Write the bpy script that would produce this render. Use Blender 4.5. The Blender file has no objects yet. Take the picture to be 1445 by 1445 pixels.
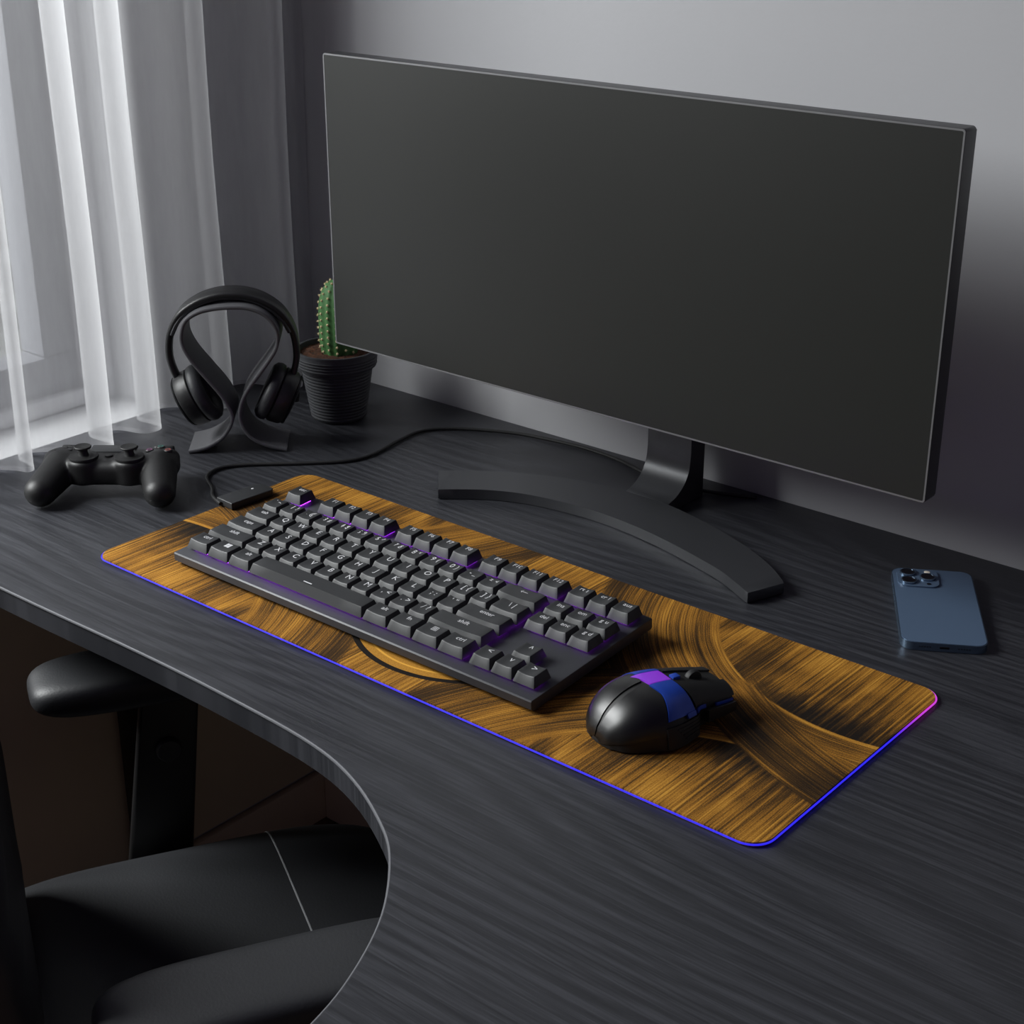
import bpy, bmesh, math, random
from mathutils import Vector, Matrix, noise as mnoise
random.seed(7)
PI = math.pi
SC = bpy.context.scene
COL = SC.collection

# ------------------------------------------------------------------ helpers
def link(o):
    COL.objects.link(o); return o

def obj(name, bm, mat, parent=None, smooth=True, ang=35):
    me = bpy.data.meshes.new(name)
    bmesh.ops.recalc_face_normals(bm, faces=bm.faces[:])
    bm.to_mesh(me); bm.free()
    if smooth:
        me.shade_smooth(); me.set_sharp_from_angle(angle=math.radians(ang))
    me.materials.append(mat)
    o = link(bpy.data.objects.new(name, me))
    if parent is not None: o.parent = parent
    return o

def tag(o, label, cat, group=None):
    o['label'] = label; o['category'] = cat
    if group: o['group'] = group
    return o

def thing(name, label, cat, loc=(0, 0, 0), rot=(0, 0, 0), group=None):
    o = link(bpy.data.objects.new(name, None))
    o.location = loc; o.rotation_euler = rot; o.empty_display_size = .03
    return tag(o, label, cat, group)

def struct(name, bm, mat, parent=None, **k):
    o = obj(name, bm, mat, parent, **k)
    if parent is None: o['kind'] = 'structure'
    return o

def BM(): return bmesh.new()

def box(bm, lo, hi, bev=0, seg=2):
    r = bmesh.ops.create_cube(bm, size=1)
    vs = r['verts']
    for v in vs:
        v.co = Vector([(lo[i] + hi[i]) / 2 + v.co[i] * (hi[i] - lo[i]) for i in range(3)])
    if bev:
        es = list({e for v in vs for e in v.link_edges})
        bmesh.ops.bevel(bm, geom=es, offset=bev, segments=seg, profile=.5, affect='EDGES', clamp_overlap=True)
    return bm

def prism(bm, pts, z0, z1, bev=0, seg=2, top_only=False):
    """extrude a flat outline; bevel its rim"""
    n = len(pts)
    lo = [bm.verts.new((p[0], p[1], z0)) for p in pts]
    hi = [bm.verts.new((p[0], p[1], z1)) for p in pts]
    fb = bm.faces.new(lo[::-1]); ft = bm.faces.new(hi)
    for i in range(n):
        bm.faces.new((lo[i], lo[(i + 1) % n], hi[(i + 1) % n], hi[i]))
    if bev:
        es = list(ft.edges) + ([] if top_only else list(fb.edges))
        bmesh.ops.bevel(bm, geom=es, offset=bev, segments=seg, profile=.5, affect='EDGES', clamp_overlap=True)
    return bm

def rrect(w, d, r, n=8, cx=0, cy=0):
    out = []
    for k, (sx, sy) in enumerate(((1, 1), (-1, 1), (-1, -1), (1, -1))):
        for i in range(n + 1):
            a = k * PI / 2 + i / n * PI / 2
            out.append((cx + sx * (w / 2 - r) + r * math.cos(a), cy + sy * (d / 2 - r) + r * math.sin(a)))
    return out

def lathe(bm, prof, n=48, c=(0, 0), cap=True):
    rings = []
    for r, z in prof:
        rings.append([bm.verts.new((c[0] + r * math.cos(2 * PI * i / n), c[1] + r * math.sin(2 * PI * i / n), z)) for i in range(n)])
    for a, b in zip(rings, rings[1:]):
        for i in range(n):
            bm.faces.new((a[i], a[(i + 1) % n], b[(i + 1) % n], b[i]))
    if cap:
        bm.faces.new(rings[0][::-1]); bm.faces.new(rings[-1])
    return bm

def spline(pts, n=10, closed=False):
    P = [Vector(p) for p in pts]; m = len(P); out = []
    for i in range(m if closed else m - 1):
        if closed:
            p0, p1, p2, p3 = P[i - 1], P[i], P[(i + 1) % m], P[(i + 2) % m]
        else:
            p1, p2 = P[i], P[i + 1]
            p0 = P[i - 1] if i else p1 * 2 - p2
            p3 = P[i + 2] if i + 2 < m else p2 * 2 - p1
        for k in range(n):
            t = k / n
            out.append(.5 * ((2 * p1) + (p2 - p0) * t + (2 * p0 - 5 * p1 + 4 * p2 - p3) * t * t + (3 * p1 - p0 - 3 * p2 + p3) * t ** 3))
    if not closed: out.append(P[-1])
    return out

def tube(bm, pts, rad, n=10, closed=False):
    P = [Vector(p) for p in pts]; m = len(P); rings = []
    up = Vector((0, 0, 1))
    for i, p in enumerate(P):
        if closed: t = P[(i + 1) % m] - P[i - 1]
        else: t = P[min(i + 1, m - 1)] - P[max(i - 1, 0)]
        t.normalize()
        if abs(t.dot(up)) > .95: s = t.cross(Vector((1, 0, 0)))
        else: s = t.cross(up)
        s.normalize(); w = s.cross(t)
        r = rad[i] if isinstance(rad, (list, tuple)) else rad
        rings.append([bm.verts.new(p + r * (math.cos(2 * PI * k / n) * s + math.sin(2 * PI * k / n) * w)) for k in range(n)])
    rr = list(zip(rings, rings[1:])) + ([(rings[-1], rings[0])] if closed else [])
    for a, b in rr:
        for k in range(n):
            bm.faces.new((a[k], a[(k + 1) % n], b[(k + 1) % n], b[k]))
    if not closed:
        bm.faces.new(rings[0][::-1]); bm.faces.new(rings[-1])
    return bm

def ribbon(bm, path, d0, d1, th, bev=.0008):
    """path: list of (a, z); a slab th thick that runs d0..d1 across; local x=a, y=depth"""
    P = [Vector((p[0], p[1])) for p in path]; m = len(P); L = []
    for i in range(m):
        t = (P[min(i + 1, m - 1)] - P[max(i - 1, 0)]).normalized()
        nrm = Vector((-t.y, t.x))
        a, b = P[i] + nrm * th / 2, P[i] - nrm * th / 2
        dd0 = d0[i] if isinstance(d0, list) else d0
        dd1 = d1[i] if isinstance(d1, list) else d1
        L.append([bm.verts.new(v) for v in ((a.x, dd0 + bev, a.y), (a.x, dd1 - bev, a.y), (a.x * .75 + b.x * .25, dd1, a.y * .75 + b.y * .25), (a.x * .25 + b.x * .75, dd1, a.y * .25 + b.y * .75),
                 (b.x, dd1 - bev, b.y), (b.x, dd0 + bev, b.y), (a.x * .25 + b.x * .75, dd0, a.y * .25 + b.y * .75), (a.x * .75 + b.x * .25, dd0, a.y * .75 + b.y * .25))])
    for a, b in zip(L, L[1:]):
        for k in range(8):
            bm.faces.new((a[k], a[(k + 1) % 8], b[(k + 1) % 8], b[k]))
    bm.faces.new(L[0][::-1]); bm.faces.new(L[-1])
    return bm

def ellipsoid(bm, c, r, M=None, u=24, v=14):
    res = bmesh.ops.create_uvsphere(bm, u_segments=u, v_segments=v, radius=1)
    for q in res['verts']:
        p = Vector((q.co.x * r[0], q.co.y * r[1], q.co.z * r[2]))
        if M is not None: p = M @ p
        q.co = p + Vector(c)
    return bm

def capsule(bm, a, b, ra, rb, n=14, sq=1.0):
    a, b = Vector(a), Vector(b)
    for i in range(n + 1):
        t = i / n
        ellipsoid(bm, a.lerp(b, t), (ra + (rb - ra) * t,) * 2 + ((ra + (rb - ra) * t) * sq,), None, 20, 12)

def remesh(bm, vox, smooth=6, fac=.6):
    me = bpy.data.meshes.new('tmp'); bm.to_mesh(me); bm.free()
    o = link(bpy.data.objects.new('tmp', me))
    r = o.modifiers.new('r', 'REMESH'); r.mode = 'VOXEL'; r.voxel_size = vox
    s = o.modifiers.new('s', 'SMOOTH'); s.iterations = smooth; s.factor = fac
    dg = bpy.context.evaluated_depsgraph_get(); dg.update()
    me2 = bpy.data.meshes.new_from_object(o.evaluated_get(dg))
    out = bmesh.new(); out.from_mesh(me2)
    bpy.data.objects.remove(o); bpy.data.meshes.remove(me); bpy.data.meshes.remove(me2)
    return out

def text_bm(txt, size, thick=.00008):
    cu = bpy.data.curves.new('t', 'FONT'); cu.body = txt; cu.size = size
    cu.align_x = 'CENTER'; cu.align_y = 'CENTER'; cu.extrude = thick; cu.resolution_u = 3
    o = link(bpy.data.objects.new('t', cu))
    dg = bpy.context.evaluated_depsgraph_get(); dg.update()
    me = bpy.data.meshes.new_from_object(o.evaluated_get(dg))
    bm = bmesh.new(); bm.from_mesh(me)
    bpy.data.objects.remove(o); bpy.data.curves.remove(cu); bpy.data.meshes.remove(me)
    return bm

# ------------------------------------------------------------------ materials
def srgb(h):
    h = h.lstrip('#')
    c = [int(h[i:i + 2], 16) / 255 for i in (0, 2, 4)]
    return tuple((x / 12.92 if x <= .04045 else ((x + .055) / 1.055) ** 2.4) for x in c) + (1,)

def mat(name, col=(.5, .5, .5, 1), rough=.5, metal=0, spec=.5, bump=None, emit=None, estr=0, vary=None, coat=0):
    m = bpy.data.materials.new(name); m.use_nodes = True
    nt = m.node_tree; b = nt.nodes['Principled BSDF']
    if len(col) == 3: col = tuple(col) + (1,)
    b.inputs['Base Color'].default_value = col; b.inputs['Roughness'].default_value = rough
    b.inputs['Metallic'].default_value = metal; b.inputs['Specular IOR Level'].default_value = spec
    b.inputs['Coat Weight'].default_value = coat
    if emit:
        b.inputs['Emission Color'].default_value = tuple(emit) + (1,) if len(emit) == 3 else emit
        b.inputs['Emission Strength'].default_value = estr
    if bump or vary:
        tc = nt.nodes.new('ShaderNodeTexCoord')
        if bump:
            sc, st, dist = bump
            n = nt.nodes.new('ShaderNodeTexNoise'); n.inputs['Scale'].default_value = sc; n.inputs['Detail'].default_value = 4
            nt.links.new(tc.outputs['Object'], n.inputs['Vector'])
            bp = nt.nodes.new('ShaderNodeBump'); bp.inputs['Strength'].default_value = st; bp.inputs['Distance'].default_value = dist
            nt.links.new(n.outputs['Fac'], bp.inputs['Height']); nt.links.new(bp.outputs['Normal'], b.inputs['Normal'])
        if vary:
            sc, amt = vary
            n = nt.nodes.new('ShaderNodeTexNoise'); n.inputs['Scale'].default_value = sc; n.inputs['Detail'].default_value = 5
            nt.links.new(tc.outputs['Object'], n.inputs['Vector'])
            r = nt.nodes.new('ShaderNodeValToRGB')
            r.color_ramp.elements[0].position = .3; r.color_ramp.elements[1].position = .7
            r.color_ramp.elements[0].color = tuple(c * (1 - amt) for c in col[:3]) + (1,)
            r.color_ramp.elements[1].color = tuple(min(1, c * (1 + amt)) for c in col[:3]) + (1,)
            nt.links.new(n.outputs['Fac'], r.inputs['Fac']); nt.links.new(r.outputs['Color'], b.inputs['Base Color'])
    return m

class X:
    """tiny expression builder over math nodes"""
    nt = None
    def __init__(s, sock): s.s = sock
    @staticmethod
    def op(o, *a, clamp=False):
        n = X.nt.nodes.new('ShaderNodeMath'); n.operation = o; n.use_clamp = clamp
        for i, v in enumerate(a):
            if isinstance(v, X): X.nt.links.new(v.s, n.inputs[i])
            else: n.inputs[i].default_value = v
        return X(n.outputs[0])
    def __add__(s, o): return X.op('ADD', s, o)
    __radd__ = __add__
    def __sub__(s, o): return X.op('SUBTRACT', s, o)
    def __rsub__(s, o): return X.op('SUBTRACT', o, s)
    def __mul__(s, o): return X.op('MULTIPLY', s, o)
    __rmul__ = __mul__
    def abs(s): return X.op('ABSOLUTE', s)
    def pow(s, e): return X.op('POWER', s, e)
    def ss(s, a, b):
        n = X.nt.nodes.new('ShaderNodeMapRange'); n.interpolation_type = 'SMOOTHSTEP'
        X.nt.links.new(s.s, n.inputs[0]); n.inputs[1].default_value = a; n.inputs[2].default_value = b
        return X(n.outputs[0])

def xy_z(x, y, z=0):
    n = X.nt.nodes.new('ShaderNodeCombineXYZ')
    for i, v in enumerate((x, y, z)):
        if isinstance(v, X): X.nt.links.new(v.s, n.inputs[i])
        else: n.inputs[i].default_value = v
    return n.outputs[0]

def nz(vec, scale, detail=3, rough=.5, dist=0):
    n = X.nt.nodes.new('ShaderNodeTexNoise'); n.inputs['Scale'].default_value = scale
    n.inputs['Detail'].default_value = detail; n.inputs['Roughness'].default_value = rough; n.inputs['Distortion'].default_value = dist
    X.nt.links.new(vec, n.inputs['Vector']); return X(n.outputs[0])

def ramp(x, stops):
    r = X.nt.nodes.new('ShaderNodeValToRGB'); e = r.color_ramp.elements
    while len(e) < len(stops): e.new(.5)
    for k, (p, c) in enumerate(stops): e[k].position = p; e[k].color = c
    X.nt.links.new(x.s, r.inputs['Fac']); return r.outputs['Color']

def mixf(a, b, f): return a * (1 - f) + b * f

def bump_in(b, h, strength, dist):
    bp = X.nt.nodes.new('ShaderNodeBump'); bp.inputs['Strength'].default_value = strength; bp.inputs['Distance'].default_value = dist
    X.nt.links.new(h.s, bp.inputs['Height']); X.nt.links.new(bp.outputs['Normal'], b.inputs['Normal'])

def coords(m):
    X.nt = m.node_tree
    tc = X.nt.nodes.new('ShaderNodeTexCoord'); sp = X.nt.nodes.new('ShaderNodeSeparateXYZ')
    X.nt.links.new(tc.outputs['Object'], sp.inputs[0])
    return X(sp.outputs[0]), X(sp.outputs[1]), X(sp.outputs[2]), tc.outputs['Object']

def wood_mat():
    m = mat('black_ash_wood', rough=.42, spec=.45); b = m.node_tree.nodes['Principled BSDF']
    x, y, z, P = coords(m)
    wob = nz(xy_z(x * 1.6, y * 5, 0), 1.0, 2) * .022
    yy = y + wob
    fig = nz(xy_z(x * 1.8, yy * 230, 0), 1.0, 4, .6)
    fine = nz(xy_z(x * 6, yy * 560, 3), 1.0, 3, .6)
    cath = X.op('SINE', (nz(xy_z(x * 1.0, y * 3.5, 5), 1.0, 1) * 22 + y * 60) * 6.2) * .5 + .5
    pores = nz(xy_z(x * 22, yy * 620, 9), 1.0, 2, .5).ss(.5, .62)
    h = fig * .5 + fine * .3 + cath * .10 + pores * .08
    g = h.ss(.34, .68)
    X.nt.links.new(ramp(g, [(0, WOOD0), (1, WOOD1)]), b.inputs['Base Color'])
    X.nt.links.new((g * .08 + .40).s, b.inputs['Roughness'])
    bump_in(b, h, .3, .0006)
    return m

def pad_mat():
    m = mat('brushed_gold_print_cloth', rough=.75, spec=.2); b = m.node_tree.nodes['Principled BSDF']
    x, y, z, P = coords(m)
    fx = (x - .4).abs(); fy = (y - .15).abs()            # the print repeats mirrored
    def stroke(along, across, seed, f=330):
        a = nz(xy_z(along * 5, across * f * 1.3, seed), 1.0, 5, .75)
        c = nz(xy_z(along * 1.6, across * 55, seed + 3), 1.0, 3, .6)
        s = nz(xy_z(along * 11, across * 9, seed + 7), 1.0, 2, .5)
        return a * .85 + c * .30 + s * .42 - .22
    def dist(px, py): return X.op('SQRT', (fx - px).pow(2.0) + (fy - py).pow(2.0))
    base = stroke(fy + fx * .06, fx, 1.0)
    # dark fade where the brush ran out
    def blob(cx, cy, rx, ry, k): 
        d = ((x - cx) * (1 / rx)).pow(2.0) + ((y - cy) * (1 / ry)).pow(2.0)
        return X.op('EXPONENT', d * -1.0) * k
    fray = nz(xy_z(fx * 70, fy * 14, 4.0), 1.0, 3, .7)
    edge = (fy + (fray - .5) * .09)
    base = base - edge.ss(.085, .03) * .22 * fx.ss(.16, .24)
    base = base + (fy + (fray - .5) * .05).ss(.09, .125) * .06
    base = base - ((fx - .18) * 2.2 + (.125 - fy)).ss(.045, .0) * fx.ss(.17, .185) * .16 * fy.ss(.09, .12)
    # swept arc (one per quadrant)
    r1 = dist(.36, .24)
    arc = stroke(X.op('ARCTAN2', fy - .24, fx - .36) * .22, r1, 11.0, 380) - r1.ss(.23, .31) * .1
    arc = arc + (r1 - .212).abs().ss(.006, .0) * .12
    mk = r1.ss(.2085, .2105) * r1.ss(.335, .325)
    v = mixf(base, arc, mk)
    # inner field
    inn = stroke(fx * .87 + fy * .5, fx * -.5 + fy * .87, 21.0, 380) - .17
    v = mixf(v, inn, r1.ss(.32, .34) * fx.ss(.1, .12))
    # chevron fan at the two ends of the mat
    fl = X.op('COMPARE', x - 10.4, 10.0, 0.0) if False else (x - .4)
    sx = X.op('SIGN', fl); ex = (x - .4) * sx; ey = (y - .15) * sx
    r2 = X.op('SQRT', (ex - .53).pow(2.0) + (ey - .40).pow(2.0))
    fan = stroke(X.op('ARCTAN2', ey - .40, ex - .53) * .5, r2, 31.0, 380) - .05 - r2.ss(.43, .47) * .06
    mk2 = r2.ss(.494, .489) * r2.ss(.42, .44) * ex.ss(.24, .27)
    fan = fan + (r2 - .488).abs().ss(.004, .0) * .07
    v = mixf(v, fan, mk2)
    ch = (ey + .055) * .8 - (ex - .3).abs() * .0
    chv = stroke(ex, ((ey - .01).abs() + ex * .55), 41.0, 380) - .2
    mk3 = (r2 - .43).ss(.010, -.006) * r1.ss(.318, .325) * ex.ss(.26, .28)
    v = mixf(v, chv, mk3 * .9)
    # round printed badge in the middle: gold disc, black rim
    rc = X.op('SQRT', (x - .402).pow(2.0) + (y - .138).pow(2.0))
    disc = rc.ss(.1115, .1105)
    v = mixf(v, v * .1 + .63, disc)
    v = v - (rc - .1130).abs().ss(.0030, .0024) * 1.2 + (rc - .1010).abs().ss(.0014, .0008) * .2
    weave = nz(xy_z(x * 900, y * 900, 0), 1.0, 1)
    g = (v + (weave - .5) * .22)
    X.nt.links.new(ramp(g, [(.34, GOLD[0]), (.5, GOLD[1]), (.63, GOLD[2]), (.84, GOLD[3])]), b.inputs['Base Color'])
    bump_in(b, weave, .35, .0004)
    return m

def sheer_mat(name, alpha, col=(.86, .86, .88, 1)):
    m = bpy.data.materials.new(name); m.use_nodes = True; nt = m.node_tree; nt.nodes.clear(); X.nt = nt
    out = nt.nodes.new('ShaderNodeOutputMaterial'); mx = nt.nodes.new('ShaderNodeMixShader'); mb = nt.nodes.new('ShaderNodeMixShader')
    tr = nt.nodes.new('ShaderNodeBsdfTransparent'); di = nt.nodes.new('ShaderNodeBsdfDiffuse'); tl = nt.nodes.new('ShaderNodeBsdfTranslucent')
    di.inputs[0].default_value = col; tl.inputs[0].default_value = col
    tc = nt.nodes.new('ShaderNodeTexCoord'); sp = nt.nodes.new('ShaderNodeSeparateXYZ'); nt.links.new(tc.outputs['Object'], sp.inputs[0])
    w = nz(xy_z(X(sp.outputs[0]) * 60, X(sp.outputs[1]) * 60, X(sp.outputs[2]) * 9), 1.0, 4, .6)
    fac = w * .16 + (alpha - .08)
    mb.inputs[0].default_value = .62
    nt.links.new(di.outputs[0], mb.inputs[1]); nt.links.new(tl.outputs[0], mb.inputs[2])
    nt.links.new(fac.s, mx.inputs[0]); nt.links.new(tr.outputs[0], mx.inputs[1]); nt.links.new(mb.outputs[0], mx.inputs[2])
    nt.links.new(mx.outputs[0], out.inputs[0])
    return m

def glass_mat():
    m = bpy.data.materials.new('window_glass'); m.use_nodes = True; nt = m.node_tree; nt.nodes.clear()
    out = nt.nodes.new('ShaderNodeOutputMaterial'); mx = nt.nodes.new('ShaderNodeMixShader')
    tr = nt.nodes.new('ShaderNodeBsdfTransparent'); gl = nt.nodes.new('ShaderNodeBsdfGlossy'); gl.inputs['Roughness'].default_value = .02
    tr.inputs[0].default_value = (.95, .97, .96, 1); mx.inputs[0].default_value = .06
    nt.links.new(tr.outputs[0], mx.inputs[1]); nt.links.new(gl.outputs[0], mx.inputs[2]); nt.links.new(mx.outputs[0], out.inputs[0])
    return m

def emit_attr_mat(name, strength):
    m = mat(name, (.02, .02, .03), .35); nt = m.node_tree; b = nt.nodes['Principled BSDF']
    a = nt.nodes.new('ShaderNodeAttribute'); a.attribute_name = 'led'
    nt.links.new(a.outputs['Color'], b.inputs['Emission Color']); b.inputs['Emission Strength'].default_value = strength
    return m

# ---- tunables
WOOD0 = srgb('#25262a'); WOOD1 = srgb('#3e3f44')
GOLD = [srgb('#140d07'), srgb('#48300f'), srgb('#946420'), srgb('#d8a040')]
EXPO = 0.0
KEY_W = 160.0
PURPLE = (.33, .03, .85)

M = dict(
    wall=mat('painted_wall_plaster', srgb('#b4b4b7'), .85, bump=(220, .12, .001)),
    wall_low=mat('brown_wall_paint', srgb('#b4b4b7'), .85),
    floor=None,
    white=mat('white_window_paint', srgb('#d4d4d6'), .45),
    sash=mat('grey_window_sash', srgb('#7a7b80'), .45),
    black=mat('black_plastic', srgb('#1b1b1c'), .42, bump=(900, .06, .0003)),
    black_soft=mat('black_soft_touch', srgb('#0d0d0e'), .5, bump=(1200, .05, .0002)),
    charcoal=mat('charcoal_plastic', srgb('#2b2c2e'), .45, bump=(900, .05, .0003)),
    key=mat('keycap_plastic', srgb('#292a2c'), .5, bump=(1500, .05, .0002)),
    case=mat('keyboard_case_metal', srgb('#3e3f43'), .48, metal=.15),
    legend=mat('legend_print', srgb('#c9c9cc'), .6),
    led=mat('violet_key_led', (.02, .0, .03), .5, emit=PURPLE, estr=15),
    leather=mat('black_leather', srgb('#2a2b2e'), .5, bump=(420, .25, .0008)),
    rubber=mat('black_rubber', srgb('#0d0d0e'), .6),
    stand=mat('grey_powdercoat_metal', srgb('#58585b'), .45, bump=(700, .05, .0003)),
    screen=mat('dark_matte_screen', srgb('#222321'), .38, spec=.5),
    bezel=mat('brushed_grey_bezel', srgb('#88888a'), .38, metal=.6),
    monitor=mat('monitor_shell', srgb('#37383a'), .4, metal=.2),
    foot=mat('monitor_stand_metal', srgb('#3c3d40'), .36, metal=.35),
    pot=mat('dark_grey_clay', srgb('#37383c'), .7, bump=(260, .25, .001)),
    soil=mat('brown_potting_soil', srgb('#4a2a18'), .95, bump=(500, .9, .003), vary=(260, .7)),
    cactus=mat('cactus_green', srgb('#42703c'), .65, bump=(300, .2, .001), vary=(60, .25)),
    spine=mat('pale_cactus_spines', srgb('#e6d3a8'), .7),
    phone=mat('slate_blue_glass', srgb('#53667e'), .34, metal=.15, coat=.2),
    phone_frame=mat('slate_blue_steel', srgb('#6f8399'), .24, metal=.85),
    lens=mat('black_lens_glass', srgb('#050507'), .08, coat=.5),
    flash=mat('cream_flash_glass', srgb('#f5ead8'), .3),
    mouse=mat('mouse_black_gloss', srgb('#0f0f10'), .34),
    mouse_matte=mat('mouse_black_matte', srgb('#121213'), .55),
    blue=mat('deep_blue_plastic', srgb('#1d41a6'), .36, metal=.2),
    strip=mat('violet_mouse_glow', srgb('#5a20a0'), .3, emit=(.42, .06, .9), estr=.30),  # violet reflection of the keyboard glow, painted in as emission
    stitch=mat('grey_stitching', srgb('#8a8b8d'), .7),
    chrome=mat('dark_metal', srgb('#202123'), .35, metal=.7),
)

# ------------------------------------------------------------------ the room
def wood_floor():
    m = mat('brown_floorboards', rough=.5); b = m.node_tree.nodes['Principled BSDF']
    x, y, z, P = coords(m)
    g = nz(xy_z(x * 40, y * 2.2, 0), 1.0, 5, .6)
    seam = X.op('FRACT', x * 7.0).ss(0, .03)
    X.nt.links.new(ramp(g * seam, [(.1, srgb('#2a2019')), (.7, srgb('#6b5440'))]), b.inputs['Base Color'])
    return m
M['floor'] = wood_floor()
FZ = -.75; WX = -.32; WY = .59
WIN = (-1.25, .333, 0.0, 1.42)       # y0, y1, z0, z1 of the opening
bm = BM(); box(bm, (-.55, -3.2, FZ - .06), (3.2, WY + .12, FZ)); struct('floor', bm, M['floor'], smooth=False)
bm = BM(); box(bm, (-.55, WY, FZ), (3.2, WY + .12, 2.2)); struct('wall_back', bm, M['wall'], smooth=False)
# left wall built around the window opening (bricks of one mesh: below, above, both sides)
bm = BM(); XO = -.55
box(bm, (XO, -3.2, FZ), (WX, WY, WIN[2] - .004)); box(bm, (XO, -3.2, WIN[3]), (WX, WY, 2.2))
box(bm, (XO, -3.2, WIN[2] - .004), (WX, WIN[0], WIN[3])); box(bm, (XO, WIN[1], WIN[2] - .004), (WX, WY, WIN[3]))
struct('wall_left', bm, M['wall'], smooth=False)
bm = BM(); box(bm, (WX, -3.2, FZ), (WX + .014, WY, FZ + .085), .003); struct('baseboard_left', bm, mat('beige_baseboard', srgb('#d6c4ac'), .5))
bm = BM(); box(bm, (WX + .014, WY - .014, FZ), (3.2, WY, FZ + .085), .003); struct('baseboard_back', bm, bpy.data.materials['beige_baseboard'])

bm = BM(); box(bm, (WX, -3.2, FZ + .089), (WX + .004, WY, -.03), .001); struct('bounce_panel_1', bm, mat('warm_bounce_panel', srgb('#d2c4aa'), .7, vary=(3, .08)))  # added panel: warm bounce light under the desk put into its colour
win = thing('window_1', 'white framed window with grey sash behind the sheer curtain', 'window', (0, 0, 0))
win['kind'] = 'structure'
y0, y1, z0, z1 = WIN
bm = BM(); box(bm, (-.40, y0, z0 - .004), (WX + .004, y1, z0 - .0005), .001); obj('window_sill', bm, M['white'], win)
bm = BM()
for lo, hi in (((-.47, y0, z0), (-.40, y1, z0 + .022)), ((-.47, y0, z1 - .045), (-.40, y1, z1)), ((-.47, y1 - .046, z0 + .022), (-.40, y1, z1 - .045)),
               ((-.47, y0, z0 + .022), (-.40, y0 + .046, z1 - .045)), ((-.47, -.62, z0 + .022), (-.40, -.56, z1 - .045))):
    box(bm, lo, hi, .003)
obj('window_frame', bm, M['white'], win)
for a, c in ((y0 + .046, -.62), (-.56, y1 - .046)):
    bm = BM(); w = .05
    for lo, hi in (((-.462, a, z0 + .022), (-.412, c, z0 + .022 + w)), ((-.462, a, z1 - .045 - w), (-.412, c, z1 - .045)),
                   ((-.462, a, z0 + .022 + w), (-.412, a + w, z1 - .045 - w)), ((-.462, c - w, z0 + .022 + w), (-.412, c, z1 - .045 - w))):
        box(bm, lo, hi, .004)
    s = obj('sash', bm, M['sash'], win)
    bm = BM(); box(bm, (-.442, a + w - .004, z0 + .018 + w), (-.437, c - w + .004, z1 - .041 - w)); obj('pane', bm, glass_mat(), s, smooth=False)

# outdoors: snowy yard and a pale stone wall
def snow_mat():
    m = mat('snowy_ground', rough=.9); b = m.node_tree.nodes['Principled BSDF']; x, y, z, P = coords(m)
    g = nz(xy_z(x * 1.1, y * 1.9, z), 1.0, 5, .65)
    X.nt.links.new(ramp(g, [(.38, srgb('#6f6e68')), (.5, srgb('#b4b5b0')), (.6, srgb('#eceeee'))]), b.inputs['Base Color']); return m
def stone_mat():
    m = mat('pale_stone', rough=.9); b = m.node_tree.nodes['Principled BSDF']; x, y, z, P = coords(m)
    n = X.nt.nodes.new('ShaderNodeTexBrick'); X.nt.links.new(xy_z(y, z, 0), n.inputs['Vector'])
    n.inputs['Scale'].default_value = 1.0; n.inputs['Brick Width'].default_value = 1.1; n.inputs['Row Height'].default_value = .42
    n.inputs['Mortar Size'].default_value = .05; n.inputs['Color1'].default_value = srgb('#b6b5af'); n.inputs['Color2'].default_value = srgb('#8f8f88'); n.inputs['Mortar'].default_value = srgb('#d6d7d5')
    X.nt.links.new(n.outputs['Color'], b.inputs['Base Color']); return m
bm = BM()
bmesh.ops.create_grid(bm, x_segments=50, y_segments=50, size=12)
for v in bm.verts:
    v.co.z = -1.0 + .35 * mnoise.noise((v.co.x * .35, v.co.y * .35, 3)) ; v.co.x -= 12.6; v.co.y += 6
struct('ground', bm, snow_mat())
bm = BM(); box(bm, (-7.4, -3, -1.3), (-7.0, 16, .1), .05); struct('wall_garden', bm, stone_mat())

# ------------------------------------------------------------------ desk
wood = wood_mat()
desk = thing('desk', 'black wood grain desk with a curved cut-out front edge', 'desk', (0, 0, 0))
front = spline([(-.3165, -.1), (0, -.0995), (.2, -.0955), (.33, -.0968), (.4354, -.1032), (.5013, -.1197), (.5626, -.1505), (.5982, -.1789), (.6369, -.2266),
                (.6641, -.2811), (.6797, -.3339), (.692, -.42), (.698, -.55), (.70, -.8), (.70, -1.15)], 6)
pts = [(p.x, p.y) for p in front] + [(1.5, -1.15), (1.5, WY - .001), (-.3165, WY - .001)]
bm = BM(); prism(bm, pts, -.025, 0, .0022, 3); obj('desktop', bm, wood, desk, ang=40)
bm = BM(); tube(bm, [(p.x, p.y, -.0014) for p in front], .0016, 8); obj('edge_band', bm, mat('grey_edge_band', srgb('#626367'), .35), desk)
for a, b_ in ((-.285, .232), (.3, .53), (1.44, .53), (1.44, -1.09), (.76, -1.09)):
    bm = BM(); box(bm, (a - .02, b_ - .02, FZ + .012), (a + .02, b_ + .02, -.025), .003); l = obj('leg', bm, M['chrome'], desk)
    bm = BM(); lathe(bm, [(.018, FZ), (.02, FZ + .004), (.018, FZ + .012)], 24, (a, b_)); obj('foot', bm, M['rubber'], l)

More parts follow.
